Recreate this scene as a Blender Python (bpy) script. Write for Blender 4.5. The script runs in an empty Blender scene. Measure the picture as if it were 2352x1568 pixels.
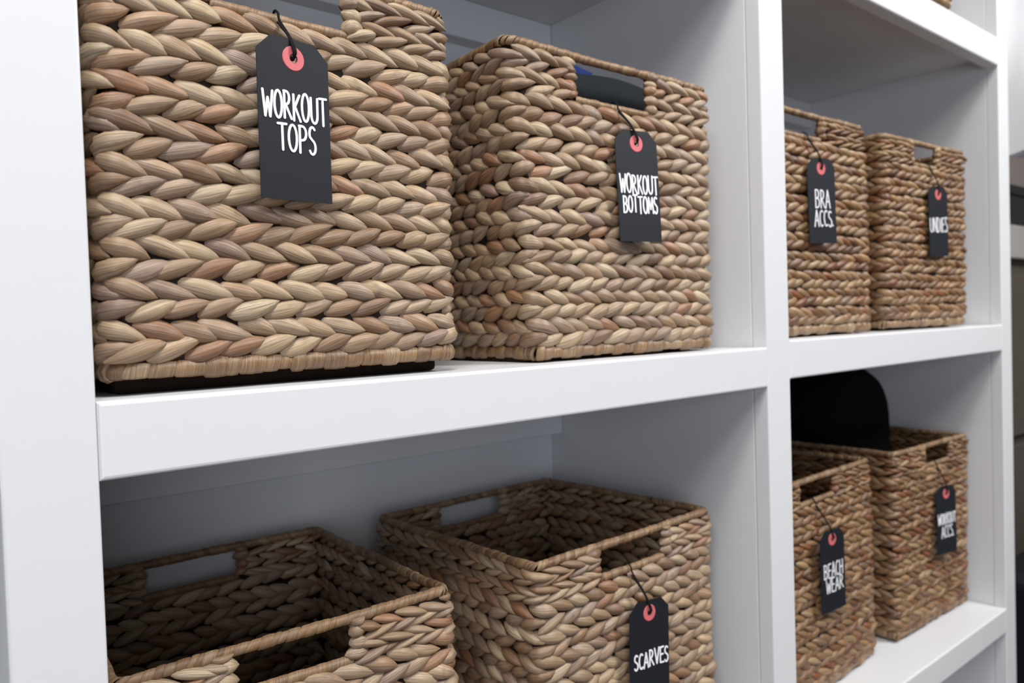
import bpy, bmesh, math, random
import numpy as np
from mathutils import Matrix, Vector

random.seed(7)
rng = np.random.default_rng(7)
scene = bpy.context.scene
COL = scene.collection

# ---------------------------------------------------------------- camera, light, exposure
def camera_axes(yaw, pitch, roll):
    f = np.array([math.sin(yaw)*math.cos(pitch), math.cos(yaw)*math.cos(pitch), math.sin(pitch)])
    r = np.array([math.cos(yaw), -math.sin(yaw), 0.0])
    u = np.cross(r, f)
    c, s = math.cos(roll), math.sin(roll)
    return c*r + s*u, -s*r + c*u, f

CAM_R, CAM_U, CAM_F = camera_axes(0.6878966, -0.0261681, -0.0315613)
cam_data = bpy.data.cameras.new('camera')
cam = bpy.data.objects.new('camera', cam_data)
COL.objects.link(cam)
cam.matrix_world = Matrix(((CAM_R[0], CAM_U[0], -CAM_F[0], -0.0911804),
                           (CAM_R[1], CAM_U[1], -CAM_F[1], -0.4789261),
                           (CAM_R[2], CAM_U[2], -CAM_F[2], 0.0377020),
                           (0, 0, 0, 1)))
cam_data.sensor_fit = 'HORIZONTAL'
cam_data.sensor_width = 36.0
cam_data.lens = 1760.465 / 2352 * 36.0
cam_data.clip_start = 0.02
cam_data.dof.use_dof = True
cam_data.dof.focus_distance = 0.545
cam_data.dof.aperture_fstop = 7.5
scene.camera = cam

scene.view_settings.view_transform = 'Standard'
scene.view_settings.look = 'None'
scene.view_settings.gamma = 1.0
scene.view_settings.use_curve_mapping = False
scene.view_settings.exposure = 0.27

world = bpy.data.worlds.new('room_light')
scene.world = world
world.use_nodes = True
world.node_tree.nodes['Background'].inputs[0].default_value = (0.80, 0.88, 1.0, 1)
world.node_tree.nodes['Background'].inputs[1].default_value = 0.12

def area_light(name, loc, aim, size, power, colour):
    d = bpy.data.lights.new(name, 'AREA')
    d.shape = 'SQUARE'
    d.size = size
    d.energy = power
    d.color = colour
    o = bpy.data.objects.new(name, d)
    COL.objects.link(o)
    o.location = loc
    o.rotation_euler = (Vector(aim) - Vector(loc)).to_track_quat('-Z', 'Y').to_euler()
    return o

area_light('ceiling_lamp_light', (-0.05, -0.56, 1.42), (0.4, 0.0, -0.1), 0.45, 18.5, (1.0, 0.985, 0.96))
area_light('aisle_lamp_light', (1.60, -1.25, 1.42), (1.0, 0.0, -0.2), 0.6, 44.0, (1.0, 0.99, 0.985))
area_light('left_fill_light', (-1.3, -1.10, 1.42), (0.5, 0.0, -0.1), 0.6, 15.0, (1.0, 0.985, 0.97))  # added fill from the left, brightens the cubby side panels
area_light('front_fill_light', (-0.75, -1.8, 0.02), (0.6, 0.0, -0.1), 1.1, 10.5, (0.82, 0.88, 1.0))  # added cool fill from the front for the cubby back walls

# ---------------------------------------------------------------- helpers
def link(o, parent=None):
    COL.objects.link(o)
    if parent is not None:
        o.parent = parent
    return o

def empty(name, loc, rot=(0, 0, 0), label=None, cat=None, group=None):
    o = bpy.data.objects.new(name, None)
    o.empty_display_size = 0.02
    o.location = loc
    o.rotation_euler = rot
    link(o)
    tag(o, label, cat, group)
    return o

def tag(o, label=None, cat=None, group=None, kind=None):
    if label: o['label'] = label
    if cat: o['category'] = cat
    if group: o['group'] = group
    if kind: o['kind'] = kind
    return o

def mesh_from(name, verts, faces, mat, uv=None, smooth=True):
    me = bpy.data.meshes.new(name)
    me.from_pydata([tuple(map(float, v)) for v in verts], [], [tuple(map(int, f)) for f in faces])
    if mat is not None:
        me.materials.append(mat)
    if smooth:
        me.polygons.foreach_set('use_smooth', [True]*len(me.polygons))
    if uv is not None:
        lay = me.uv_layers.new(name='UVMap')
        li = np.empty(len(me.loops), dtype=np.int32)
        me.loops.foreach_get('vertex_index', li)
        lay.data.foreach_set('uv', np.asarray(uv, dtype=np.float32)[li].ravel())
    me.update()
    return me

def obj_np(name, V, F4, mat, parent, uv=None, smooth=True):
    """many quads quickly: V (n,3), F4 (m,4)"""
    me = bpy.data.meshes.new(name)
    n, m = len(V), len(F4)
    me.vertices.add(n)
    me.vertices.foreach_set('co', np.asarray(V, dtype=np.float32).ravel())
    me.loops.add(m*4)
    me.loops.foreach_set('vertex_index', np.asarray(F4, dtype=np.int32).ravel())
    me.polygons.add(m)
    me.polygons.foreach_set('loop_start', np.arange(0, m*4, 4, dtype=np.int32))
    me.polygons.foreach_set('loop_total', np.full(m, 4, dtype=np.int32))
    me.polygons.foreach_set('use_smooth', np.full(m, smooth))
    me.materials.append(mat)
    if uv is not None:
        lay = me.uv_layers.new(name='UVMap')
        lay.data.foreach_set('uv', np.asarray(uv, dtype=np.float32)[np.asarray(F4).ravel()].ravel())
    me.update(calc_edges=True)
    me.validate()
    return link(bpy.data.objects.new(name, me), parent)

def box(name, lo, hi, mat, parent=None, bevel=0.0015, seg=2, front_only=False):
    bm = bmesh.new()
    bmesh.ops.create_cube(bm, size=1.0)
    for v in bm.verts:
        v.co = Vector([lo[i] + (v.co[i] + 0.5)*(hi[i] - lo[i]) for i in range(3)])
    if bevel:
        edges = [e for e in bm.edges if not front_only or all(abs(v.co.y-lo[1]) < 1e-6 for v in e.verts)]
        bmesh.ops.bevel(bm, geom=edges, offset=bevel, segments=seg, affect='EDGES', profile=0.5)
    me = bpy.data.meshes.new(name)
    bm.to_mesh(me)
    bm.free()
    me.materials.append(mat)
    return link(bpy.data.objects.new(name, me), parent)

def tube_arrays(pts, rad, seg=8, closed=False):
    pts = [Vector(p) for p in pts]
    n = len(pts)
    rads = rad if hasattr(rad, '__len__') else [rad]*n
    V, F = [], []
    up = None
    for i, p in enumerate(pts):
        if closed:
            t = pts[(i+1) % n] - pts[i-1]
        else:
            t = pts[min(i+1, n-1)] - pts[max(i-1, 0)]
        t.normalize()
        if up is None:
            up = Vector((0, 0, 1)) if abs(t.z) < 0.9 else Vector((0, 1, 0))
        a = up - t*up.dot(t)
        if a.length < 1e-4:
            a = t.orthogonal()
        a.normalize()
        up = a
        b = t.cross(a)
        for k in range(seg):
            w = 2*math.pi*k/seg
            V.append(p + (a*math.cos(w) + b*math.sin(w))*rads[i])
    m = n if closed else n-1
    for i in range(m):
        j = (i+1) % n
        for k in range(seg):
            F.append((i*seg+k, i*seg+(k+1) % seg, j*seg+(k+1) % seg, j*seg+k))
    if not closed:
        F.append(tuple(range(seg))[::-1])
        F.append(tuple((n-1)*seg+k for k in range(seg)))
    return V, F

def tube(name, pts, rad, mat, parent=None, seg=8, closed=False):
    V, F = tube_arrays(pts, rad, seg, closed)
    return link(bpy.data.objects.new(name, mesh_from(name, V, F, mat)), parent)

def smooth_path(pts, n=6):
    """Catmull-Rom"""
    P = [np.array(p, float) for p in pts]
    P = [2*P[0]-P[1]] + P + [2*P[-1]-P[-2]]
    out = []
    for i in range(1, len(P)-2):
        for k in range(n):
            t = k/n
            out.append(0.5*((2*P[i]) + (-P[i-1]+P[i+1])*t + (2*P[i-1]-5*P[i]+4*P[i+1]-P[i+2])*t*t
                            + (-P[i-1]+3*P[i]-3*P[i+1]+P[i+2])*t**3))
    out.append(P[-2])
    return out

# ---------------------------------------------------------------- materials
def srgb(r, g, b):
    f = lambda c: (c/255/12.92) if c/255 <= 0.04045 else ((c/255+0.055)/1.055)**2.4
    return (f(r), f(g), f(b), 1.0)

def plain(name, colour, rough=0.5, noise=0.06, scale=30, bump=0.0, bump_scale=200, spec=0.4, stretch=(1, 1, 1), sheen=0.0):
    m = bpy.data.materials.new(name)
    m.use_nodes = True
    nt = m.node_tree
    bs = nt.nodes['Principled BSDF']
    bs.inputs['Roughness'].default_value = rough
    bs.inputs['Specular IOR Level'].default_value = spec
    if sheen:
        bs.inputs['Sheen Weight'].default_value = sheen
    tc = nt.nodes.new('ShaderNodeTexCoord')
    mp = nt.nodes.new('ShaderNodeMapping')
    mp.inputs['Scale'].default_value = stretch
    nt.links.new(tc.outputs['Object'], mp.inputs['Vector'])
    n1 = nt.nodes.new('ShaderNodeTexNoise')
    n1.inputs['Scale'].default_value = scale
    n1.inputs['Detail'].default_value = 4
    nt.links.new(mp.outputs[0], n1.inputs['Vector'])
    mix = nt.nodes.new('ShaderNodeMix')
    mix.data_type = 'RGBA'
    c = np.array(colour[:3])
    mix.inputs[6].default_value = (*(c*(1-noise)), 1)
    mix.inputs[7].default_value = (*np.minimum(c*(1+noise), 1.0), 1)
    nt.links.new(n1.outputs['Fac'], mix.inputs[0])
    nt.links.new(mix.outputs[2], bs.inputs['Base Color'])
    if bump:
        n2 = nt.nodes.new('ShaderNodeTexNoise')
        n2.inputs['Scale'].default_value = bump_scale
        n2.inputs['Detail'].default_value = 3
        nt.links.new(mp.outputs[0], n2.inputs['Vector'])
        b = nt.nodes.new('ShaderNodeBump')
        b.inputs['Strength'].default_value = bump
        b.inputs['Distance'].default_value = 0.001
        nt.links.new(n2.outputs['Fac'], b.inputs['Height'])
        nt.links.new(b.outputs[0], bs.inputs['Normal'])
    return m

def strand_material(name, stops, gain=1.0):
    """dried water-hyacinth strand: colour picked per strand, streaks running along the strand, dark blotches"""
    m = bpy.data.materials.new(name)
    m.use_nodes = True
    nt = m.node_tree
    N, L = nt.nodes, nt.links
    bs = N['Principled BSDF']
    bs.inputs['Roughness'].default_value = 0.42
    bs.inputs['Specular IOR Level'].default_value = 0.6
    oi = N.new('ShaderNodeObjectInfo')
    geo = N.new('ShaderNodeNewGeometry')
    add = N.new('ShaderNodeMath'); add.operation = 'ADD'
    L.new(oi.outputs['Random'], add.inputs[0]); L.new(geo.outputs['Random Per Island'], add.inputs[1])
    fr = N.new('ShaderNodeMath'); fr.operation = 'FRACT'
    L.new(add.outputs[0], fr.inputs[0])
    ramp = N.new('ShaderNodeValToRGB')
    el = ramp.color_ramp.elements
    while len(el) < len(stops): el.new(0.5)
    for i, c in enumerate(stops):
        el[i].position = i/(len(stops)-1)
        cc = srgb(*c)
        el[i].color = (cc[0]*gain, cc[1]*gain*0.97, cc[2]*gain*0.90, 1)
    L.new(fr.outputs[0], ramp.inputs[0])
    uv = N.new('ShaderNodeUVMap')
    sep = N.new('ShaderNodeSeparateXYZ'); L.new(uv.outputs[0], sep.inputs[0])
    r50 = N.new('ShaderNodeMath'); r50.operation = 'MULTIPLY'; r50.inputs[1].default_value = 61.7
    L.new(fr.outputs[0], r50.inputs[0])
    def vec(us, vs):
        a = N.new('ShaderNodeMath'); a.operation = 'MULTIPLY_ADD'; a.inputs[1].default_value = us
        L.new(sep.outputs[0], a.inputs[0]); L.new(r50.outputs[0], a.inputs[2])
        b = N.new('ShaderNodeMath'); b.operation = 'MULTIPLY'; b.inputs[1].default_value = vs
        L.new(sep.outputs[1], b.inputs[0])
        c = N.new('ShaderNodeCombineXYZ')
        L.new(a.outputs[0], c.inputs[0]); L.new(b.outputs[0], c.inputs[1]); L.new(r50.outputs[0], c.inputs[2])
        return c
    st = N.new('ShaderNodeTexNoise'); st.inputs['Scale'].default_value = 1.0; st.inputs['Detail'].default_value = 4
    st.inputs['Roughness'].default_value = 0.65
    L.new(vec(1.0, 44).outputs[0], st.inputs['Vector'])
    mr = N.new('ShaderNodeMapRange'); mr.inputs[1].default_value = 0.30; mr.inputs[2].default_value = 0.66
    mr.inputs[3].default_value = 0.42; mr.inputs[4].default_value = 1.22
    L.new(st.outputs['Fac'], mr.inputs[0])
    mul = N.new('ShaderNodeMix'); mul.data_type = 'RGBA'; mul.blend_type = 'MULTIPLY'; mul.inputs[0].default_value = 1.0
    L.new(ramp.outputs[0], mul.inputs[6]); L.new(mr.outputs[0], mul.inputs[7])
    bl = N.new('ShaderNodeTexNoise'); bl.inputs['Scale'].default_value = 1.0; bl.inputs['Detail'].default_value = 3
    L.new(vec(2.2, 3.0).outputs[0], bl.inputs['Vector'])
    mb = N.new('ShaderNodeMapRange'); mb.inputs[1].default_value = 0.60; mb.inputs[2].default_value = 0.76
    mb.inputs[3].default_value = 0.0; mb.inputs[4].default_value = 0.6
    L.new(bl.outputs['Fac'], mb.inputs[0])
    mx = N.new('ShaderNodeMix'); mx.data_type = 'RGBA'
    L.new(mb.outputs[0], mx.inputs[0]); L.new(mul.outputs[2], mx.inputs[6]); mx.inputs[7].default_value = srgb(92, 74, 66)
    L.new(mx.outputs[2], bs.inputs['Base Color'])
    bp = N.new('ShaderNodeBump'); bp.inputs['Strength'].default_value = 0.5; bp.inputs['Distance'].default_value = 0.0008
    L.new(st.outputs['Fac'], bp.inputs['Height']); L.new(bp.outputs[0], bs.inputs['Normal'])
    return m

M_WHITE = plain('white_semi_gloss_paint', (0.71, 0.715, 0.73), 0.34, 0.01, 6, 0.12, 60, 0.45)
M_WALL = plain('white_wall_paint', (0.68, 0.68, 0.69), 0.6, 0.015, 8, 0.1, 90, 0.3)
M_TAUPE = plain('taupe_wall_paint', srgb(150, 140, 134), 0.7, 0.03, 8, 0.1, 90, 0.2)
M_FLOOR = plain('brown_wood_floor', (0.16, 0.12, 0.095), 0.5, 0.1, 4, 0.05, 60)
M_STRAND = strand_material('water_hyacinth_strand',
    [(202, 176, 146), (176, 146, 116), (210, 190, 162), (152, 118, 88), (184, 156, 130), (162, 136, 120), (202, 178, 146),
     (142, 112, 90), (176, 130, 98), (206, 184, 154), (160, 130, 102), (190, 166, 140), (172, 148, 132)], 0.77)
M_BROWN = strand_material('water_hyacinth_brown_strand',
    [(184, 148, 106), (154, 112, 72), (192, 162, 124), (126, 82, 48), (166, 128, 90), (142, 112, 90), (182, 144, 100),
     (116, 80, 52), (150, 92, 54), (188, 156, 116), (138, 100, 66), (172, 134, 94)], 0.71)
M_WRAP = strand_material('water_hyacinth_wrap',
    [(184, 150, 110), (162, 126, 88), (192, 164, 130), (142, 106, 74), (168, 138, 108), (174, 136, 96)], 0.68)
M_SHADE = plain('painted_shade_brown', srgb(34, 23, 15), 0.8, 0.3, 60, 0.3, 200, 0.15)  # shade as colour, for the weave gaps and under the baskets
M_CARD = plain('black_card', srgb(22, 26, 33), 0.62, 0.05, 200, 0.06, 900, 0.3)
M_RING = plain('pink_red_reinforcement', srgb(206, 104, 108), 0.55, 0.05, 80)
M_INK = plain('white_chalk_ink', (0.86, 0.86, 0.88), 0.6, 0.03, 300)
M_STRING = plain('black_cotton_string', srgb(16, 16, 18), 0.8, 0.2, 400, 0.3, 900, 0.2)
M_JEANS = plain('black_denim', srgb(20, 26, 30), 0.85, 0.25, 240, 0.4, 500, 0.2)
M_BLUE = plain('navy_blue_jersey', srgb(28, 50, 110), 0.85, 0.1, 120, 0.3, 400, 0.2)
M_BLACK = plain('black_felt', srgb(14, 14, 16), 0.9, 0.2, 160, 0.3, 500, 0.1)
M_MAGENTA = plain('magenta_swim_fabric', srgb(160, 16, 66), 0.6, 0.1, 80)
M_CLOTH = plain('white_cotton_cloth', (0.90, 0.90, 0.92), 0.85, 0.03, 40, 0.2, 300, 0.2)
M_CLOTH_SHADE = plain('shaded_white_cloth', (0.74, 0.74, 0.82), 0.85, 0.03, 40, 0.2, 300, 0.2)  # white cotton with lilac shade put into its colour
M_DRESSER = plain('dark_brown_stain', srgb(74, 68, 60), 0.5, 0.12, 6, 0.1, 60, 0.3, (1, 1, 6))
M_DTOP = plain('taupe_dresser_top', srgb(150, 144, 142), 0.5, 0.05, 10)
M_BOX = plain('black_box_board', srgb(26, 25, 23), 0.6, 0.1, 60)
M_CASE = plain('black_suitcase_shell', srgb(18, 20, 26), 0.4, 0.1, 60, 0.1, 200)
M_METAL = plain('brushed_steel', (0.55, 0.55, 0.56), 0.3, 0.05, 60)
M_METAL.node_tree.nodes['Principled BSDF'].inputs['Metallic'].default_value = 1.0
M_LAMP = bpy.data.materials.new('lamp_diffuser')
M_LAMP.use_nodes = True
M_LAMP.node_tree.nodes['Principled BSDF'].inputs['Emission Color'].default_value = (1, 0.95, 0.88, 1)
M_LAMP.node_tree.nodes['Principled BSDF'].inputs['Emission Strength'].default_value = 3.0

# ---------------------------------------------------------------- room
FLOOR_Z, CEIL_Z = -1.06, 1.50
def structure(name, lo, hi, mat):
    return tag(box(name, lo, hi, mat, None, 0), kind='structure')
structure('floor', (-1.6, -2.4, FLOOR_Z-0.05), (3.6, 0.45, FLOOR_Z), M_FLOOR)
structure('ceiling', (-1.6, -1.1, CEIL_Z), (3.6, 0.45, CEIL_Z+0.05), M_WALL)
structure('wall_back', (-1.6, 0.385, FLOOR_Z), (3.6, 0.45, CEIL_Z), M_TAUPE)
structure('wall_right', (3.45, -0.6, FLOOR_Z), (3.52, 0.385, CEIL_Z), M_TAUPE)

# ---------------------------------------------------------------- shelving unit
XM, WS, XE, XR = 0.6693, 0.0466, 1.3849, 1.4309      # divider left edge, stile width, end stile edges
SD = 0.0184                                          # face frame depth
D_CLEAT, D_BACK = 0.336, 0.361
unit = empty('shelving_unit', (0, 0, FLOOR_Z), label='white painted built-in cubby shelving unit holding all the woven baskets', cat='shelving')
def upart(name, lo, hi, mat=M_WHITE, bevel=0.0015, front_only=False):
    o = box(name, (lo[0], lo[1], lo[2]-FLOOR_Z), (hi[0], hi[1], hi[2]-FLOOR_Z), mat, unit, bevel, 3 if front_only else 2, front_only)
    return o
XL = -0.72
TOP = 1.42
for a, b in ((XL-WS, XL), (-WS, 0.0), (XM, XM+WS), (XE, XR)):
    upart('stile', (a, 0, FLOOR_Z), (b, SD, TOP))
    upart('divider_panel', (a+0.0006, SD+0.0002, FLOOR_Z), (b-0.0006, D_BACK, TOP))
upart('back_panel', (XL-WS, D_BACK+0.0005, FLOOR_Z), (XR, D_BACK+0.02, TOP), M_WHITE, 0)
LEVELS = [(-0.966, 0.0), (-0.4832, 0.0), (0.0, 0.0061), (0.4909, 0.0), (0.976, 0.0)]
for x0, x1, colr in ((XL, -WS, 0), (0.0, XM, 0), (XM+WS, XE, 1)):
    for z, dz in LEVELS:
        zt = z + (dz if colr else 0)
        th = 0.0449 if abs(z) < .01 else (0.0417 if z < 0 else 0.0476)
        upart('shelf_rail', (x0, -0.0006, zt-th), (x1, SD, zt), M_WHITE, 0.0026, True)
        upart('shelf_board', (x0+0.0002, SD, zt-0.030), (x1-0.0002, D_BACK, zt), M_WHITE, 0)
        upart('support_cleat', (x0+0.0002, D_CLEAT, zt-0.030-(0.0505 if z > 0.3 else 0.097)), (x1-0.0002, D_BACK, zt-0.0302))
upart('crown_board', (XL-WS, -0.02, TOP+0.0005), (XR, D_BACK, TOP+0.05))

# ---------------------------------------------------------------- woven baskets
NL, NA = 8, 8
def leaf_template(kind):
    """unit strand leaf: x along -.5..+.5, y across, z outward; closed spindle; returns V, F(quads), uv"""
    skew, bend, tw, ridge = [(0.86, 0.05, 0.3, 0.05), (1.0, -0.06, -0.25, 0.08), (0.78, 0.10, 0.15, 0.0),
                             (0.92, 0.0, 0.4, 0.1), (1.1, 0.04, -0.4, 0.04), (0.82, -0.09, 0.1, 0.07)][kind]
    V, UV = [], []
    for i in range(NL+1):
        t = i/NL
        tt = t**skew
        a = max(math.sin(math.pi*tt), 0)**0.72*0.5
        if i in (0, NL): a = 0.03
        cy = bend*math.sin(math.pi*t)
        for k in range(NA+1):
            w = 2*math.pi*(k % NA)/NA + tw*(t-0.5)
            y = a*math.cos(w)
            z = a*math.sin(w)*(1 + ridge*math.cos(3*w))
            V.append((t-0.5, y+cy, z))
            UV.append((t, k/NA))
    V, UV = np.array(V), np.array(UV)
    F = []
    W = NA+1
    for i in range(NL):
        for k in range(NA):
            F.append((i*W+k, (i+1)*W+k, (i+1)*W+k+1, i*W+k+1))
    return V, np.array(F), UV
LEAVES = [leaf_template(k) for k in range(6)]

def leaf_mesh(kind, mat):
    V, F, UV = LEAVES[kind]
    bm = bmesh.new()
    vs = [bm.verts.new(v) for v in V]
    lay = bm.loops.layers.uv.new('UVMap')
    for f in F:
        fc = bm.faces.new([vs[i] for i in f])
        fc.smooth = True
        for lp, i in zip(fc.loops, f):
            lp[lay].uv = UV[i]
    me = bpy.data.meshes.new('strand')
    # weld only the geometry, the seam keeps its own uv
    bmesh.ops.remove_doubles(bm, verts=bm.verts, dist=1e-6)
    bm.to_mesh(me)
    bm.free()
    me.materials.append(mat)
    return me
LEAF_MESH = {m.name: [leaf_mesh(k, m) for k in range(6)] for m in (M_STRAND, M_BROWN)}

class Shell:
    """the basket's rounded rectangular wall: s runs round it (front, right, back, left), z up, n outward"""
    def __init__(self, v, seed, inset=0.0042):
        cx, y, w, d, h, a, z0, tl, tr, bl, br, ty = v
        self.w, self.d, self.h, self.z0 = w, d, h, z0
        self.sh = np.array([[bl, br], [tl, tr]])
        self.ty = ty
        self.r = 0.0075
        self.inset = inset
        self.W, self.D = w-2*inset, d-2*inset
        r = self.r
        self.lf, self.ls = self.W-2*r, self.D-2*r
        self.arc = math.pi*r/2
        self.per = 2*(self.lf+self.ls)+4*self.arc
        g = np.random.default_rng(seed)
        self.ph = g.uniform(0, 6.28, 8)
        self.amp = g.uniform(0.6, 1.0)
    def bends(self):
        A, lf, ls = self.arc, self.lf, self.ls
        return [(lf, lf+A), (lf+A+ls, lf+2*A+ls), (2*lf+2*A+ls, 2*lf+3*A+ls), (2*lf+3*A+2*ls, self.per)]
    def path(self, s):
        s = np.mod(np.asarray(s, float), self.per)
        r, lf, ls, A = self.r, self.lf, self.ls, self.arc
        x = np.zeros_like(s); y = np.zeros_like(s); nx = np.zeros_like(s); ny = np.zeros_like(s)
        W2 = self.W/2
        b = [0, lf, lf+A, lf+A+ls, lf+2*A+ls, 2*lf+2*A+ls, 2*lf+3*A+ls, 2*lf+3*A+2*ls, self.per]
        m = (s >= b[0]) & (s < b[1]); q = s[m]-b[0]; x[m] = -W2+r+q; y[m] = 0; ny[m] = -1
        m = (s >= b[2]) & (s < b[3]); q = s[m]-b[2]; x[m] = W2; y[m] = r+q; nx[m] = 1
        m = (s >= b[4]) & (s < b[5]); q = s[m]-b[4]; x[m] = W2-r-q; y[m] = self.D; ny[m] = 1
        m = (s >= b[6]) & (s < b[7]); q = s[m]-b[6]; x[m] = -W2; y[m] = self.D-r-q; nx[m] = -1
        for i, (ccx, ccy, th0) in ((1, (W2-r, r, -math.pi/2)), (3, (W2-r, self.D-r, 0)),
                                   (5, (-W2+r, self.D-r, math.pi/2)), (7, (-W2+r, r, math.pi))):
            m = (s >= b[i]) & (s < b[i+1] if i < 7 else s <= b[8])
            th = th0 + (s[m]-b[i])/r
            x[m] = ccx + r*np.cos(th); y[m] = ccy + r*np.sin(th); nx[m] = np.cos(th); ny[m] = np.sin(th)
        return x, y + self.inset, nx, ny
    def pos(self, s, z, n):
        s = np.asarray(s, float); z = np.asarray(z, float) + 0*s; n = np.asarray(n, float) + 0*s
        x, y, nx, ny = self.path(s)
        ph = self.ph
        wav = 0.0010*self.amp*(np.sin(9*x/self.w+ph[0]+6*z/self.h) + np.sin(12*y/self.d+ph[1]+5*z/self.h))
        n = n + wav
        x = x + nx*n; y = y + ny*n
        u = x/self.w + 0.5; k = z/self.h; dpt = np.clip(1 - y/self.d, 0, 1)
        sx = ((1-k)*((1-u)*self.sh[0, 0] + u*self.sh[0, 1]) + k*((1-u)*self.sh[1, 0] + u*self.sh[1, 1]))
        return np.stack([x+sx, y + self.ty*k, self.z0+z], -1)
    def frame(self, s, z):
        e = 1e-4
        p = self.pos(np.array([s]), z, 0)[0]
        ts = (self.pos(np.array([s+e]), z, 0)[0]-self.pos(np.array([s-e]), z, 0)[0])
        tz = (self.pos(np.array([s]), z+e, 0)[0]-self.pos(np.array([s]), z-e, 0)[0])
        ts /= np.linalg.norm(ts); tz -= ts*ts.dot(tz); tz /= np.linalg.norm(tz)
        return p, ts, tz, np.cross(ts, tz)

def barrels(shell_pos, L, rad, seglen, g, closed, slant=0.5, squash=1.0, ns=8, pinch=0.84, vary=0.11, bends=()):
    """cord wrapped with strips: a run of short bulging barrels along shell_pos(l) -> (p, t, a, b)"""
    V, F, UV, spans = [], [], [], []
    l = 0.0
    base = 0
    while l < L-1e-6:
        sl = seglen*g.uniform(0.6, 1.5)
        if any(a-0.004 < l + min(sl, 0.006) and l < b+0.002 for a, b in bends): sl = min(sl, 0.0034)
        else:
            for a, b in bends:
                if l < a-0.004 < l+sl: sl = max(a-0.004-l, 0.002)
        sl = min(sl, L-l)
        if L-l-sl < seglen*0.4: sl = L-l
        c = l+sl/2
        rr = rad*g.uniform(1-vary, 1+vary)
        sk = slant*g.uniform(0.3, 1.2)
        p, t, a, b = shell_pos(c)
        for j, (o, q) in enumerate(((-0.60, pinch), (-0.44, 0.98), (0.0, 1.03), (0.44, 0.98), (0.60, pinch))):
            for k in range(ns+1):
                w = 2*math.pi*(k % ns)/ns
                ll = o*sl + sk*rr*math.cos(w+0.6)
                if not closed: ll = min(max(ll, -0.001-c), L+0.001-c)
                V.append(p + t*ll + a*math.cos(w)*rr*q*squash + b*math.sin(w)*rr*q)
                UV.append((k/ns*1.3, j/4*0.6))
        W = ns+1
        for j in range(4):
            for k in range(ns):
                F.append((base+j*W+k, base+(j+1)*W+k, base+(j+1)*W+k+1, base+j*W+k+1))
        spans.append((base, len(V), c))
        base = len(V)
        l += sl
    return np.array(V), np.array(F), np.array(UV), spans

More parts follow.
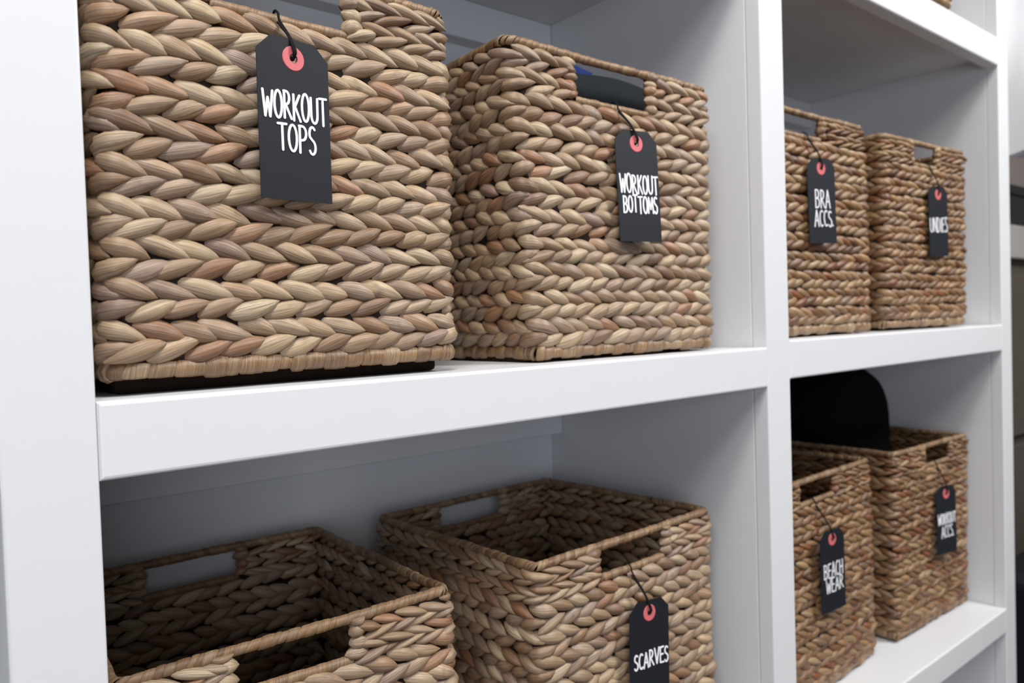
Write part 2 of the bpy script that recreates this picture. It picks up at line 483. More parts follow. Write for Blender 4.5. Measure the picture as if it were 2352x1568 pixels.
def make_basket(v, z_shelf, seed, label, mat, handle_c=0.0, handle_w=0.096, handle_drop=0.040, pitch=0.0215,
                wraps=False, parts=True, rope=0.0, row_h=0.0242):
    g = np.random.default_rng(seed)
    sh = Shell(v, seed)
    w, d, h = sh.w, sh.d, sh.h
    root = empty('woven_basket', (v[0], v[1], z_shelf), (0, 0, v[5]), label, 'basket', 'woven storage baskets in the cubbies')
    base_h, rim_h = 0.013, 0.0085
    hb = h - handle_drop                      # height of the lower edge of the hand hole
    nrow = int(round((hb-0.003-base_h)/row_h))
    rows = [(base_h + (hb-0.003-base_h)*(i/nrow), (hb-0.003-base_h)/nrow) for i in range(nrow)]
    rem = h - rim_h - (hb-0.003)
    rows += [(hb-0.003 + rem*i/2, rem/2) for i in range(2)]
    hs0 = -handle_w/2 + handle_c; hs1 = handle_w/2 + handle_c
    # in s along the front / back walls
    f0, f1 = hs0 + sh.W/2 - sh.r, hs1 + sh.W/2 - sh.r
    bs = sh.lf+2*sh.arc+sh.ls
    b0, b1 = sh.lf - f1 + bs, sh.lf - f0 + bs
    # ---- dark sheet added inside the braids, paints the shade in their gaps
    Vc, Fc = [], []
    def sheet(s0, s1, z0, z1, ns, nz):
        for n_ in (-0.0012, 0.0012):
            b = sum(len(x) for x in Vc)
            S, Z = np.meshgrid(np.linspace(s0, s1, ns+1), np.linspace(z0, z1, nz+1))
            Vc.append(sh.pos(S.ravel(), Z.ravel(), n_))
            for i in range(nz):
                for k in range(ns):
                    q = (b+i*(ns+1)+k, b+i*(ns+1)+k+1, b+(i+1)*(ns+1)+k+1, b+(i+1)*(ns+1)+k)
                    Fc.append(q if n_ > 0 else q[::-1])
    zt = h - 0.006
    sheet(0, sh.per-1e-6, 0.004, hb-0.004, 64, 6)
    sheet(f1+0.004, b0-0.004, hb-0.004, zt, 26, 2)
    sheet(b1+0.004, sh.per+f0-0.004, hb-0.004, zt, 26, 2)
    obj_np('gap_shade_sheet', np.concatenate(Vc), np.array(Fc), M_SHADE, root, smooth=False)
    # ---- strands
    stuffV, stuffF, stuffU, base = [], [], [], 0
    ncol = int(round(sh.per/pitch))
    pt = sh.per/ncol
    for ri, (z0, hr) in enumerate(rows):
        off = g.uniform(0, pt)
        dirn = 1
        ph = g.uniform(0, 6.28); wob = g.uniform(0.0003, 0.0010)
        for half in (0, 1):
            for c in range(ncol):
                s = off + (c + 0.5*half + g.normal(0, 0.045))*pt
                s = s % sh.per
                up = half == 0
                zc = z0 + hr*((0.755-rope) if up else (0.245+rope)) + wob*math.sin(s*14+ph) + g.normal(0, 0.0005)
                Ln = pt*g.uniform(1.5, 1.9)
                Wd = hr*g.uniform(0.51, 0.60)*(1-1.6*rope)
                Tk = g.uniform(0.0120, 0.0150)
                th = (-1 if up else 1)*math.radians(g.uniform(14, 21))*min(1.0, hr/0.02)
                if ri >= nrow:
                    half_l = Ln*0.42
                    skip = False
                    for a0, a1 in ((f0, f1), (b0, b1)):
                        if s+half_l > a0 and s-half_l < a1:
                            if a0-0.004 < s < a1+0.004: skip = True; break
                            if s <= a0-0.004:
                                s = a0 - half_l*0.8; Ln *= 0.8
                            else:
                                s = a1 + half_l*0.8; Ln *= 0.8
                            break
                    if skip: continue
                kind = int(g.integers(0, 6))
                tilt = -g.uniform(0.08, 0.20)           # tail tucked in, head proud
                nc = g.normal(0.0008, 0.0006)
                roll = g.normal(0, 0.25)
                if parts and 0.006 < s < sh.lf-0.006:
                    p, ts, tz, nn = sh.frame(s, zc)
                    o = bpy.data.objects.new('strand', LEAF_MESH[mat.name][kind])
                    ax = ts*math.cos(th) + tz*math.sin(th)
                    ay = -ts*math.sin(th) + tz*math.cos(th)
                    an = nn
                    ax2 = ax*math.cos(tilt) - an*math.sin(tilt); an2 = ax*math.sin(tilt) + an*math.cos(tilt)
                    ay2 = ay*math.cos(roll) + an2*math.sin(roll)*0.6
                    M = Matrix(((ax2[0]*Ln, ay2[0]*Wd, an2[0]*Tk, p[0]+nn[0]*nc),
                                (ax2[1]*Ln, ay2[1]*Wd, an2[1]*Tk, p[1]+nn[1]*nc),
                                (ax2[2]*Ln, ay2[2]*Wd, an2[2]*Tk, p[2]+nn[2]*nc), (0, 0, 0, 1)))
                    # a clean transform without shear
                    q = Matrix((ax2, ay - ax2*float(ax2.dot(ay)), an2)).transposed()
                    o.matrix_basis = Matrix.LocRotScale(M.to_translation(), q.to_3x3().to_quaternion(), (Ln, Wd, Tk))
                    link(o, root)
                else:
                    V, F, UV = LEAVES[kind]
                    X, Y, Z = V[:, 0]*Ln, V[:, 1]*Wd, V[:, 2]*Tk
                    ds = X*math.cos(th) - Y*math.sin(th)
                    dz = X*math.sin(th) + Y*math.cos(th)
                    dn = Z - X*math.sin(tilt) + nc
                    stuffV.append(sh.pos(s+ds, np.minimum(zc+dz, h-0.004), dn))
                    stuffF.append(F+base); stuffU.append(UV); base += len(V)
    o = obj_np('strand_weave', np.concatenate(stuffV), np.concatenate(stuffF), mat, root, np.concatenate(stuffU))
    tag(o, kind='stuff')
    # ---- wrapped cords
    def along(zz, nn_=-0.001):
        def f(l):
            p, ts, tz, n = sh.frame(l, zz)
            return p + n*nn_, ts, tz, n
        return f
    def wrap(name, fn, L, rad, sl, closed, slant=0.5, squash=1.0, bends=()):
        V, F, UV, _ = barrels(fn, L, rad, sl, g, closed, slant, squash, bends=bends)
        o = obj_np(name, V, F, M_WRAP, root, UV)
        return tag(o, kind='stuff')
    wrap('rim_wrap', along(h-0.0042), sh.per, 0.0044, 0.0068, True, 0.8, 1.0, sh.bends())
    def handle(sa, sb, name):
        wrap(name, lambda l: along(hb)(sa+l), sb-sa, 0.0042, 0.0085, False, 0.4)
        for se, sg in ((sa, 1), (sb, -1)):
            VV, FF, UU, b_ = [], [], [], 0
            zz = hb + 0.001
            while zz < h-0.008:
                Vl, Fl, Ul = LEAVES[int(g.integers(0, 6))]
                hl = g.uniform(0.009, 0.014)
                wd_ = g.uniform(0.011, 0.017)
                an = g.uniform(-0.35, 0.35)
                X, Y, Z = Vl[:, 0]*wd_*1.3, Vl[:, 1]*hl, Vl[:, 2]*g.uniform(0.012, 0.015)
                ds = X*math.cos(an) - Y*math.sin(an); dz_ = X*math.sin(an) + Y*math.cos(an)
                VV.append(sh.pos(se - sg*g.uniform(0.004, 0.007) + ds, np.minimum(zz + hl*0.4 + dz_, h-0.004), Z))
                FF.append(Fl+b_); UU.append(Ul); b_ += len(Vl)
                zz += hl*0.72
            tag(obj_np('folded_strand_ends', np.concatenate(VV), np.concatenate(FF), mat, root, np.concatenate(UU)), kind='stuff')
    handle(f0, f1, 'handle_wrap')
    handle(b0, b1, 'handle_wrap')
    # ---- base row: fat wrapped pieces all round the foot
    V, F, UV, spans = barrels(along(base_h*0.60, -0.001), sh.per, 0.0052, 0.0125, g, True, 0.35, base_h*0.5/0.0052, 8, 0.66, 0.22, sh.bends())
    if wraps:
        keep = np.zeros(len(V), bool)
        for a, b, c in spans:
            if 0 < c < sh.lf:
                fi = F[(F[:, 0] >= a) & (F[:, 0] < b)] - a
                obj_np('base_wrap', V[a:b], fi, M_WRAP, root, UV[a:b])
                keep[a:b] = True
        F = F[~keep[F[:, 0]]]
    tag(obj_np('base_wrap_row', V, F, M_WRAP, root, UV), kind='stuff')
    # ---- bottom, near-black to paint the shadow under the basket
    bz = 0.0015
    box('basket_bottom', (-w/2+0.012, 0.022, 0.0003), (w/2-0.012, d-0.020, sh.z0+0.012), M_SHADE, root, 0.003)
    return root, sh, hb, (hs0+hs1)/2

TL_ = -0.4832
BASKETS = {
 'tops':    ([0.1368, 0.0181, 0.2620, 0.26, 0.2777, 0.0060, 0.0075, 0.0029, -0.0032, 0.0028, -0.0024, 0.0031], 0.0, M_STRAND, -0.0085, 0.099, 0.038,
             'woven basket with the WORKOUT TOPS tag on the upper shelf beside the left post'),
 'bottoms': ([0.4773, 0.0275, 0.2646, 0.26, 0.2836, -0.0108, 0.0013, -0.0148, 0.0027, 0.0099, 0.0023, 0.0008], 0.0, M_STRAND, -0.009, 0.096, 0.044,
             'woven basket with the WORKOUT BOTTOMS tag, dark jeans showing in its hand hole'),
 'plain':   ([0.1416, 0.0448, 0.264, 0.2708, 0.2975, -0.0196, 0.0027, 0.0, -0.0003, 0, 0, 0.0098], TL_, M_STRAND, -0.008, 0.090, 0.036,
             'empty woven basket without a visible tag on the lower shelf beside the left post'),
 'scarves': ([0.4955, 0.041, 0.2651, 0.2722, 0.2983, 0.0455, 0.0027, -0.0094, 0.0098, 0, 0, 0.0059], TL_, M_STRAND, -0.001, 0.096, 0.036,
             'empty woven basket with the SCARVES tag on the lower shelf'),
 'bra':     ([0.85, 0.0316, 0.2636, 0.26, 0.2862, -0.0188, 0.0015, 0.0, -0.0074, 0.0035, 0.004, 0.0024], 0.0061, M_BROWN, -0.033, 0.096, 0.034,
             'woven basket with the BRA ACCS. tag in the upper right cubby'),
 'undies':  ([1.1671, 0.0294, 0.2634, 0.26, 0.2862, -0.0556, 0.0022, 0.0008, -0.0031, 0.0047, -0.0019, -0.0031], 0.0061, M_BROWN, -0.003, 0.076, 0.038,
             'woven basket with the UNDIES tag in the upper right cubby'),
 'beach':   ([0.9196, 0.0576, 0.2641, 0.26, 0.2953, 0.0444, 0.0028, 0.0, 0.0057, 0.0, -0.0043, 0.007], TL_, M_BROWN, -0.033, 0.100, 0.035,
             'woven basket with the BEACH WEAR tag in the lower right cubby'),
 'accs':    ([1.2377, 0.0562, 0.2640, 0.2560, 0.2984, -0.0200, 0.003, -0.0092, -0.002, 0.0015, 0.004, -0.0044], TL_, M_BROWN, 0.016, 0.094, 0.037,
             'woven basket with the WORKOUT ACCS. tag, black rounded bag standing inside it'),
 'top':     ([1.068, -0.002, 0.262, 0.26, 0.285, 0.0, 0.0015, 0, 0, 0, 0, 0], 0.4909, M_BROWN, 0.0, 0.096, 0.038,
             'woven basket on the top shelf, only its bottom corner in view'),
}
built = {}
for i, (k, (v, z, mat, hc, hw, hd, lab)) in enumerate(BASKETS.items()):
    built[k] = make_basket(v, z, 100+i, lab, mat, hc, hw, hd, wraps=k in ('tops', 'bottoms'), parts=True, rope=0.035 if mat is M_BROWN else 0.0, row_h=0.0230 if mat is M_BROWN else 0.0242)

# a loose pale fibre curling from the right edge of the first basket
tube('loose_fibre', smooth_path([(0.1325, 0.030, 0.205), (0.1350, 0.028, 0.198), (0.1338, 0.026, 0.190), (0.1372, 0.026, 0.180), (0.1358, 0.027, 0.168)], 5),
     0.00028, M_INK, built['tops'][0], 5)

# ---------------------------------------------------------------- hang tags
def arc_pts(cx, cy, rx, ry, a0, a1, n=12):
    return [(cx+rx*math.cos(math.radians(a0+(a1-a0)*i/n)), cy+ry*math.sin(math.radians(a0+(a1-a0)*i/n))) for i in range(n+1)]
GLYPH = {
 'W': [[(0, 1), (0.22, 0), (0.5, 0.72), (0.72, 0), (1, 1)]],
 'O': [arc_pts(0.5, 0.5, 0.48, 0.5, 90, 450, 18)],
 'R': [[(0.1, 1), (0.1, 0)], [(0.05, 1)] + arc_pts(0.36, 0.76, 0.40, 0.24, 90, -90, 8) + [(0.1, 0.5)], [(0.28, 0.5), (1.0, 0)]],
 'K': [[(0.12, 1), (0.12, 0)], [(0.92, 1), (0.15, 0.45)], [(0.3, 0.55), (1, 0)]],
 'U': [[(0.05, 1), (0.07, 0.35)] + arc_pts(0.5, 0.32, 0.43, 0.32, 180, 360, 10) + [(0.95, 1)]],
 'T': [[(0, 0.98), (1, 1)], [(0.5, 1), (0.52, 0)]],
 'P': [[(0.12, 1), (0.12, 0)], [(0.05, 1)] + arc_pts(0.45, 0.74, 0.45, 0.26, 90, -90, 8) + [(0.12, 0.46)]],
 'S': [arc_pts(0.52, 0.76, 0.42, 0.24, 40, 215, 9) + [(0.5, 0.52)] + arc_pts(0.48, 0.25, 0.44, 0.25, 60, -150, 10)],
 'B': [[(0.1, 1), (0.1, 0)], [(0.05, 1)] + arc_pts(0.4, 0.77, 0.42, 0.23, 90, -90, 8) + [(0.1, 0.53)], [(0.1, 0.53)] + arc_pts(0.42, 0.265, 0.5, 0.265, 90, -90, 8) + [(0.05, 0)]],
 'M': [[(0.02, 0), (0.14, 1), (0.5, 0.25), (0.86, 1), (0.98, 0)]],
 'A': [[(0, 0), (0.48, 1), (1, 0)], [(0.18, 0.36), (0.84, 0.36)]],
 'C': [arc_pts(0.6, 0.5, 0.56, 0.5, 55, 305, 14)],
 '.': [[(0.0, 0.0), (0.05, 0.05)]],
 'N': [[(0.05, 0), (0.05, 1), (0.95, 0), (0.95, 1)]],
 'D': [[(0.1, 1), (0.1, 0)], [(0.0, 1)] + arc_pts(0.2, 0.5, 0.75, 0.5, 90, -90, 10) + [(0.0, 0)]],
 'I': [[(0.5, 1), (0.5, 0)]],
 'E': [[(0.95, 1), (0.1, 0.98), (0.1, 0.02), (1, 0)], [(0.1, 0.52), (0.85, 0.53)]],
 'V': [[(0, 1), (0.5, 0), (1, 1)]],
 'H': [[(0.08, 1), (0.08, 0)], [(0.92, 1), (0.92, 0)], [(0.08, 0.5), (0.92, 0.52)]],
}
WIDTHS = {'W': 1.25, 'M': 1.25, 'I': 0.35, '.': 0.25, 'E': 0.85, 'S': 0.85, 'C': 0.85}

def lettering(text, x0, x1, ztop, zbot, parent, stroke, g, y0=-0.00045):
    """brush-pen capitals as raised ribbons"""
    V, F = [], []
    cnt = 0
    gap = 0.22
    tot = sum(WIDTHS.get(c, 1.0) for c in text) + gap*(len(text)-1)
    x = 0.0
    sc = (x1-x0)/tot
    for ch in text:
        wv = WIDTHS.get(ch, 1.0)
        zj, hj = g.normal(0, 0.025), g.normal(1, 0.03)
        for line in GLYPH[ch]:
            P = [np.array((x0 + (x + wv*px)*sc, zbot + (ztop-zbot)*(zj + hj*pz))) for px, pz in line]
            for i, pnt in enumerate(P):
                b = len(V)
                cnt += 1
                y = y0 - 0.000012*(cnt % 9)
                for k in range(8):
                    a = 2*math.pi*k/8
                    for yy in (y, 0.0):
                        V.append((pnt[0]+stroke/2*math.cos(a), yy, pnt[1]+stroke/2*math.sin(a)))
                F.append([b+2*k for k in range(8)])
                for k in range(8):
                    k2 = (k+1) % 8
                    F.append([b+2*k, b+2*k+1, b+2*k2+1, b+2*k2])
                if i:
                    q = P[i-1]; dlt = pnt-q; ln = np.linalg.norm(dlt)
                    if ln < 1e-7: continue
                    nx = np.array((-dlt[1], dlt[0]))/ln*stroke/2
                    b = len(V)
                    y -= 0.000006
                    for e in (q+nx, q-nx, pnt-nx, pnt+nx):
                        V.append((e[0], y, e[1])); V.append((e[0], 0.0, e[1]))
                    F.append([b, b+2, b+4, b+6])
                    for k in range(4):
                        k2 = (k+1) % 4
                        F.append([b+2*k, b+2*k+1, b+2*k2+1, b+2*k2])
        x += wv + gap
    me = mesh_from('lettering', V, F, M_INK, smooth=False)
    o = link(bpy.data.objects.new('lettering', me), parent)
    o['label'] = 'white hand lettering reading ' + text
    return o

TW, TH, RC = 0.0543, 0.1087, 0.0128
def card_mesh(scale):
    """shipping-tag card with clipped top corners and a punched hole; front faces -y, ring centre at the origin"""
    w, top, bot = TW/2, RC, RC-TH
    outline = [(-w, bot), (w, bot), (w, top-0.0105), (0.0165, top), (-0.0165, top), (-w, top-0.0105)]
    angs = sorted(set([round(math.atan2(z, x), 5) for x, z in outline] + [round(-math.pi+0.02+i*2*math.pi/20, 5) for i in range(20)]))
    hole = 0.0027
    def hit(a):
        dx, dz = math.cos(a), math.sin(a)
        best = 1e9
        for (x1, z1), (x2, z2) in zip(outline, outline[1:]+outline[:1]):
            ex, ez = x2-x1, z2-z1
            den = dx*ez - dz*ex
            if abs(den) < 1e-12: continue
            t = (x1*ez - z1*ex)/den
            u = (x1*dz - z1*dx)/den
            if t > 0 and -1e-6 <= u <= 1+1e-6: best = min(best, t)
        return best
    n = len(angs)
    V, F = [], []
    for y in (-0.0003, 0.0003):
        for a in angs: V.append((hole*math.cos(a), y, hole*math.sin(a)))
        for a in angs:
            t = hit(a); V.append((t*math.cos(a), y, t*math.sin(a)))
    for i in range(n):
        j = (i+1) % n
        F.append((i, j, n+j, n+i))
        F.append((2*n+j, 2*n+i, 3*n+i, 3*n+j))
        F.append((n+i, n+j, 3*n+j, 3*n+i))
        F.append((j, i, 2*n+i, 2*n+j))
    V = [(x*scale, y, z*scale) for x, y, z in V]
    return mesh_from('card', V, F, M_CARD, smooth=False)

def ring_mesh(scale):
    n, V, F = 28, [], []
    for r, y in ((0.0029, -0.0003), (0.0031, -0.0008), (0.0079, -0.0008), (0.0083, -0.0003)):
        for k in range(n):
            a = 2*math.pi*k/n
            V.append((r*scale*math.cos(a), y, r*scale*math.sin(a)))
    for i in range(3):
        for k in range(n):
            F.append((i*n+k, i*n+(k+1) % n, (i+1)*n+(k+1) % n, (i+1)*n+k))
    return mesh_from('reinforcement_ring', V, F, M_RING, smooth=False)

TAGS = {   # ring centre, yaw, pitch, roll, scale, [lines: text, u0, u1, v0, v1]
 'tops': ((0.1291, 0.0105, 0.2178), 0.1157, 0.0105, -0.0025, 0.978, [('WORKOUT', .06, .95, .335, .50), ('TOPS', .25, .78, .525, .695)], -0.004,
          'black paper tag reading WORKOUT TOPS hanging on the basket by the left post'),
 'bottoms': ((0.4825, 0.0200, 0.2063), -0.1159, -0.0329, -0.0098, 0.986, [('WORKOUT', .06, .965, .40, .565), ('BOTTOMS', .11, .93, .59, .74)], -0.008,
          'black paper tag reading WORKOUT BOTTOMS on the basket holding jeans'),
 'scarves': ((0.4983, 0.0330, -0.2615), -0.0871, -0.0171, 0.0361, 0.998, [('SCARVES', .10, .97, .475, .615)], -0.008,
          'black paper tag reading SCARVES on the empty lower shelf basket'),
 'bra': ((0.8377, 0.0235, 0.2191), -0.1441, 0.0118, -0.0407, 0.979, [('BRA', .24, .78, .375, .585), ('ACCS.', .20, .90, .61, .80)], -0.006,
          'black paper tag reading BRA ACCS. on a right column basket'),
 'undies': ((1.183, 0.0200, 0.2134), -0.1194, 0.008, -0.0277, 0.987, [('UNDIES', .04, .96, .45, .65)], -0.006,
          'black paper tag reading UNDIES on the end basket of the upper shelf'),
 'beach': ((0.8884, 0.0460, -0.2696), -0.0854, 0.0057, -0.0256, 1.011, [('BEACH', .12, .90, .40, .575), ('WEAR', .20, .90, .60, .765)], -0.009,
          'black paper tag reading BEACH WEAR on the lower right basket'),
 'accs': ((1.256, 0.0440, -0.269), -0.1532, -0.0172, 0.012, 1.019, [('WORKOUT', .06, .97, .41, .56), ('ACCS.', .22, .86, .59, .76)], -0.006,
          'black paper tag reading WORKOUT ACCS. on the end basket of the lower shelf'),
}
gt = np.random.default_rng(5)
for key, (c, yaw, pitch, roll, s, lines, lean, lab) in TAGS.items():
    v = BASKETS[key][0]
    root, sh, hb, hc = built[key]
    c = (c[0]-0.0028*(c[0]+0.0912)/(c[1]+0.4789), c[1]-0.0028, c[2]-0.0028*(c[2]-0.0377)/(c[1]+0.4789))
    t = empty('hang_tag', c, (0, 0, 0), lab, 'tag', 'black hang tags on the baskets')
    t.rotation_mode = 'YXZ'
    R = Matrix.Rotation(yaw, 3, 'Z') @ Matrix.Rotation(pitch, 3, 'X') @ Matrix.Rotation(roll, 3, 'Y')
    t.rotation_mode = 'XYZ'
    t.rotation_euler = R.to_euler('XYZ')
    link(bpy.data.objects.new('card', card_mesh(s)), t)
    o = link(bpy.data.objects.new('reinforcement_ring', ring_mesh(s)), t); o['label'] = 'pink red hole reinforcement ring'
    for text, u0, u1, v0, v1 in lines:
        o = lettering(text, (u0-0.5)*TW*s, (u1-0.5)*TW*s, (RC-v0*TH)*s, (RC-v1*TH)*s, t, 0.00165 if key in ('tops', 'bottoms', 'scarves') else 0.0015, gt)
        o.location = (0, -0.00032, 0)
    # string: through the hole, up and over the hand-hole cord and down behind it
    inv = Matrix.Translation(c) @ R.to_4x4()
    inv = inv.inverted()
    bx, by, ba = v[0], v[1], v[5]
    lx = (c[0]-bx)*math.cos(ba) + lean
    sloc = lx + sh.W/2 - sh.r
    zshelf = BASKETS[key][1]
    def cord(dn, dz):
        p = sh.pos(np.array([sloc]), hb+dz, dn)[0]
        return Vector((bx + p[0]*math.cos(ba) - p[1]*math.sin(ba), by + p[0]*math.sin(ba) + p[1]*math.cos(ba), zshelf + p[2]))
    knot = Vector(c)*0.5 + cord(0.006, 0.0)*0.5 + Vector((0.0006, -0.004, 0.0))
    world_pts = [cord(-0.0052, -0.006), cord(-0.0058, 0.0), cord(-0.001, 0.0062), cord(0.0045, 0.0028), cord(0.0066, -0.003), knot]
    loc_pts = [inv @ p for p in world_pts] + [Vector((0.0003, -0.0028, 0.0052)), Vector((0.0002, -0.0022, 0.0015)), Vector((0, 0.0010, -0.0006)), Vector((0, 0.0016, 0.0015))]
    tube('string', smooth_path(loc_pts, 5), 0.00085, M_STRING, t, 6)
    loc2 = [inv @ (cord(0.0058, -0.0042) + Vector((-0.0016, -0.0006, 0))), inv @ (knot + Vector((-0.0012, -0.0004, 0))), Vector((-0.0010, -0.0026, 0.0050)), Vector((-0.0004, -0.0018, 0.0012))]
    tube('string', smooth_path(loc2, 5), 0.00085, M_STRING, t, 6)

# ---------------------------------------------------------------- things inside the baskets
def folded(name, loc, size, yaw, mat, label, cat, seed, folds=3):
    """a garment folded flat and stood on its edge: rounded layered slab"""
    w, th, h = size
    g = np.random.default_rng(seed)
    root = empty(name, loc, (0, 0, yaw), label, cat)
    lt = th/folds
    for f in range(folds):
        V, F = [], []
        nu, nv = 16, 16
        for sgn in (-1, 1):
            for i in range(nv+1):
                for k in range(nu+1):
                    u, vv = k/nu*2-1, i/nv
                    edge = min(1-abs(u), 0.12)/0.12
                    e2 = min(1-vv, 0.06)/0.06
                    tk = lt*0.5*math.sqrt(max(1-(1-edge)**2, 0))*math.sqrt(max(1-(1-e2)**2, 0))
                    wob = 0.0012*math.sin(5*u+3*vv+f)+0.001*math.sin(9*vv+f*2)
                    x = u*w/2*(1-0.02*f)
                    z = vv*(h-0.006*f) + 0.002*math.sin(4*u+f)*vv
                    V.append((x, (f-(folds-1)/2)*lt + sgn*tk + wob, z))
        n = (nu+1)*(nv+1)
        for i in range(nv):
            for k in range(nu):
                a = i*(nu+1)+k
                F.append((a, a+1, a+nu+2, a+nu+1)); F.append((n+a, n+a+nu+1, n+a+nu+2, n+a+1))
        for k in range(nu):
            F.append((k, n+k, n+k+1, k+1))
        link(bpy.data.objects.new('fold', mesh_from('fold', V, F, mat)), root)
    return root
folded('folded_jeans', (0.470, 0.085, 0.0138), (0.205, 0.050, 0.270), -0.01, M_JEANS, 'folded black denim jeans standing inside the WORKOUT BOTTOMS basket', 'jeans', 3)
folded('folded_leggings', (0.470, 0.138, 0.0138), (0.125, 0.045, 0.299), -0.01, M_BLUE, 'folded navy blue garment behind the black jeans in the basket', 'clothing', 4)
folded('folded_swimsuit', (0.845, 0.115, TL_+0.0152), (0.085, 0.030, 0.262), 0.04, M_MAGENTA, 'folded magenta swimwear showing at the hand hole of the BEACH WEAR basket', 'swimwear', 6)

# black rounded felt bag standing in the WORKOUT ACCS. basket
bag = empty('rounded_bag', (1.236, 0.222, TL_+0.0152), (0, 0, -0.045), 'tall black soft bag with a rounded top standing in the end basket', 'bag')
def rounded_bag():
    V, F = [], []
    w, d, h, r = 0.194, 0.110, 0.405, 0.075
    prof = [(-w/2+0.004, 0.0)] + [(-w/2, 0.02), (-w/2, (h-r)*0.5)] + \
           [(-w/2+r-r*math.cos(a), h-r+r*math.sin(a)) for a in np.linspace(0, math.pi/2, 9)] + \
           [(w/2-r+r*math.sin(a), h-r+r*math.cos(a)) for a in np.linspace(0, math.pi/2, 9)] + [(w/2, (h-r)*0.5), (w/2, 0.02), (w/2-0.004, 0.0)]
    layers = [(-0.5, 0.90), (-0.46, 0.97), (-0.3, 1.0), (0.3, 1.0), (0.46, 0.97), (0.5, 0.90)]
    n = len(prof)
    for ly, k in layers:
        for x, z in prof:
            V.append((x*k, ly*d + 0.004*math.sin(18*z+3*x), z*(k if z > h*0.5 else 1.0)))
    for i in range(len(layers)-1):
        for j in range(n-1):
            a = i*n+j
            F.append((a, a+1, a+n+1, a+n))
        F.append((i*n+n-1, i*n, (i+1)*n, (i+1)*n+n-1))
    F.append(tuple(range(n))[::-1]); F.append(tuple((len(layers)-1)*n+j for j in range(n)))
    return V, F
V, F = rounded_bag()
link(bpy.data.objects.new('bag_body', mesh_from('bag_body', V, F, M_BLACK)), bag)

# ---------------------------------------------------------------- hanging bay to the right of the unit
rod = empty('closet_rod', (1.4315, 0.17, 1.10), label='steel clothes rod holding the white garments right of the shelving', cat='rod')
tube('rod_tube', [(0.004, 0, 0), (1.0, 0, 0), (2.0105, 0, 0)], 0.012, M_METAL, rod, 12)
for x in (0.0003, 2.0123):
    tube('rod_socket', [(x, 0, 0), (x+0.006, 0, 0)], 0.026, M_METAL, rod, 14)

def garment(x, y, yaw, z_hem, mat, label, seed, width=0.42, group='white garments on the closet rod'):
    g = np.random.default_rng(seed)
    ztop = 1.095
    root = empty('hanging_shirt', (x, y, ztop), (0, 0, yaw), label, 'shirt', group)
    L = ztop-0.05-z_hem
    V, F = [], []
    nu, nv = 28, 26
    ph = g.uniform(0, 6.28, 6)
    for sgn in (-1, 1):
        for i in range(nv+1):
            t = i/nv
            hw = width/2*(0.30 + 0.70*min(1, (t/0.14))**0.7) if t < 0.14 else width/2*(1 + 0.06*math.sin(3*t))
            for k in range(nu+1):
                u = k/nu*2-1
                fold_ = (0.010*math.sin(7*u+ph[0]+2*t) + 0.006*math.sin(15*u+ph[1]) + 0.009*math.sin(11*t+3*u+ph[2]))*min(1, t*4)
                tk = 0.017*math.sqrt(max(0, 1-u*u))*min(1, 0.25+t*3)
                V.append((fold_ + sgn*tk, u*hw, -0.05 - t*L + 0.006*math.sin(6*u+ph[3])*t))
    n = (nu+1)*(nv+1)
    for i in range(nv):
        for k in range(nu):
            a = i*(nu+1)+k
            F.append((a, a+1, a+nu+2, a+nu+1)); F.append((n+a, n+a+nu+1, n+a+nu+2, n+a+1))
    link(bpy.data.objects.new('shirt_body', mesh_from('shirt_body', V, F, mat)), root)
    # sleeves hanging down beside the body
    for sd in (-1, 1):
        pts = [(0.0, sd*width*0.44, -0.10), (0.012, sd*width*0.51, -0.20), (0.016, sd*width*0.53, -0.36), (0.012, sd*width*0.525, -0.52)]
        tube('sleeve', smooth_path(pts, 5), [0.020]*6+[0.026]*10, mat, root, 10)
    hk = [(0, 0, -0.045), (0, 0.0, 0.0)] + [(0, 0.014-0.014*math.cos(a), 0.003+0.016*math.sin(a)) for a in np.linspace(0.1, 3.0, 8)]
    tube('hanger_hook', hk, 0.0022, M_METAL, root, 8)
    tube('hanger_bar', smooth_path([(0, -0.19, -0.095), (0, -0.08, -0.058), (0, 0, -0.045), (0, 0.08, -0.058), (0, 0.19, -0.095)], 4), 0.005, M_METAL, root, 8)
    return root
garment(1.640, 0.170, 0.05, 0.335, M_CLOTH, 'white crinkled shirt hanging nearest to the shelving end post', 11)
garment(1.800, 0.168, -0.04, 0.360, M_CLOTH_SHADE, 'white shirt with painted lilac shade hanging behind the white crinkled shirt', 12)

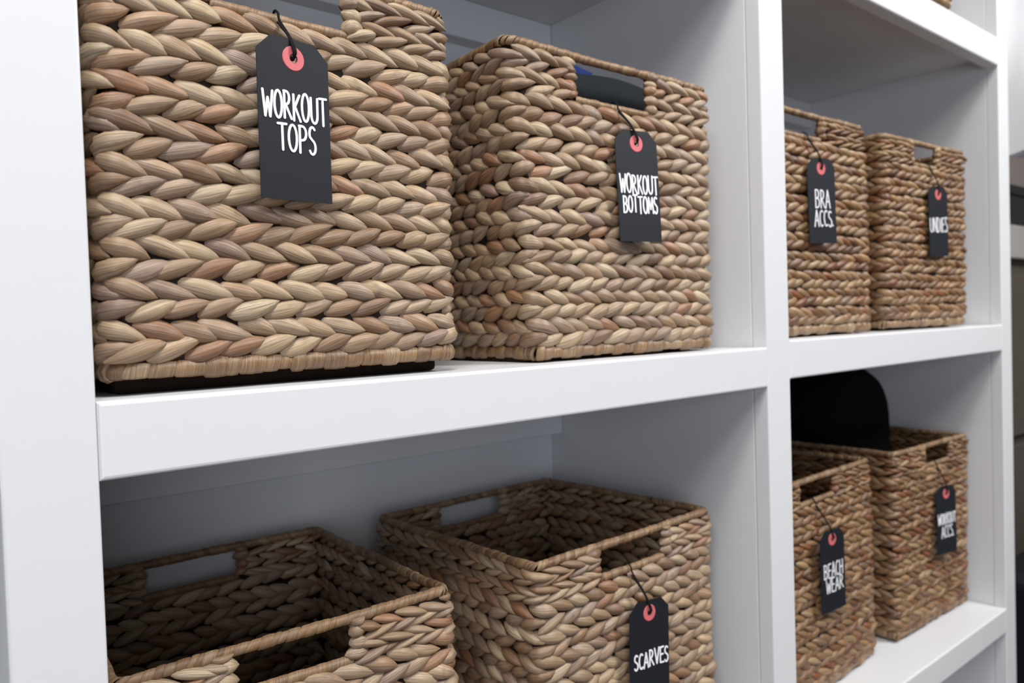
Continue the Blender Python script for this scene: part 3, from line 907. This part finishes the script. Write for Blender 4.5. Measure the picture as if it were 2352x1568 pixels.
# low dark dresser with a paler top, a black box on it and a black suitcase in front
dr = empty('dresser', (2.18, 0.0, FLOOR_Z), label='dark brown dresser with paler taupe top right of the shelving', cat='dresser')
dz = -FLOOR_Z
box('carcass', (-0.70, 0.135, 0.0), (0.70, 0.375, 0.140+dz), M_DRESSER, dr, 0.003)
box('dresser_top', (-0.715, 0.115, 0.1402+dz), (0.715, 0.378, 0.214+dz), M_DTOP, dr, 0.004)
for r_ in range(3):
    for c_ in range(2):
        x0 = -0.68+c_*0.69
        z0 = 0.06+r_*0.375
        d_ = box('drawer', (x0, 0.1195, z0), (x0+0.67, 0.1345, z0+0.355), M_DRESSER, dr, 0.003)
        for kx in (0.2, 0.47):
            tube('knob', [(x0+kx, 0.1193, z0+0.18), (x0+kx, 0.108, z0+0.18), (x0+kx, 0.100, z0+0.18)], [0.006, 0.007, 0.012], M_METAL, d_, 10)
bx_ = empty('storage_box', (2.24, 0.24, 0.2145), label='black storage box with lid on the dresser top', cat='box')
box('box_body', (-0.45, -0.095, 0.0), (0.45, 0.095, 0.075), M_BOX, bx_, 0.003)
box('box_lid', (-0.454, -0.099, 0.0755), (0.454, 0.099, 0.098), M_BOX, bx_, 0.003)
sc_ = empty('suitcase', (1.86, -0.02, FLOOR_Z), label='black upright suitcase on the floor before the dresser', cat='suitcase')
box('suitcase_shell', (-0.34, -0.10, 0.035), (0.34, 0.10, 0.600), M_CASE, sc_, 0.03, 4)
for k in range(5):
    box('shell_rib', (-0.26+k*0.12, -0.1045, 0.08), (-0.23+k*0.12, -0.0990, 0.56), M_CASE, sc_, 0.002)
for x, y in ((-0.28, -0.07), (0.28, -0.07), (-0.28, 0.07), (0.28, 0.07)):
    tube('wheel', [(x-0.012, y, 0.0185), (x+0.012, y, 0.0185)], 0.018, M_CASE, sc_, 12)
tube('carry_handle', smooth_path([(-0.08, 0, 0.597), (-0.075, 0, 0.625), (0, 0, 0.632), (0.075, 0, 0.625), (0.08, 0, 0.597)], 4), 0.008, M_CASE, sc_, 8)

# flush ceiling lamp over the aisle
lamp = empty('ceiling_lamp', (-0.05, -0.56, CEIL_Z), label='square flush ceiling lamp over the aisle', cat='lamp')
box('lamp_base', (-0.25, -0.25, -0.035), (0.25, 0.25, -0.0005), M_WHITE, lamp, 0.004)
box('diffuser', (-0.235, -0.235, -0.048), (0.235, 0.235, -0.0352), M_LAMP, lamp, 0.004)
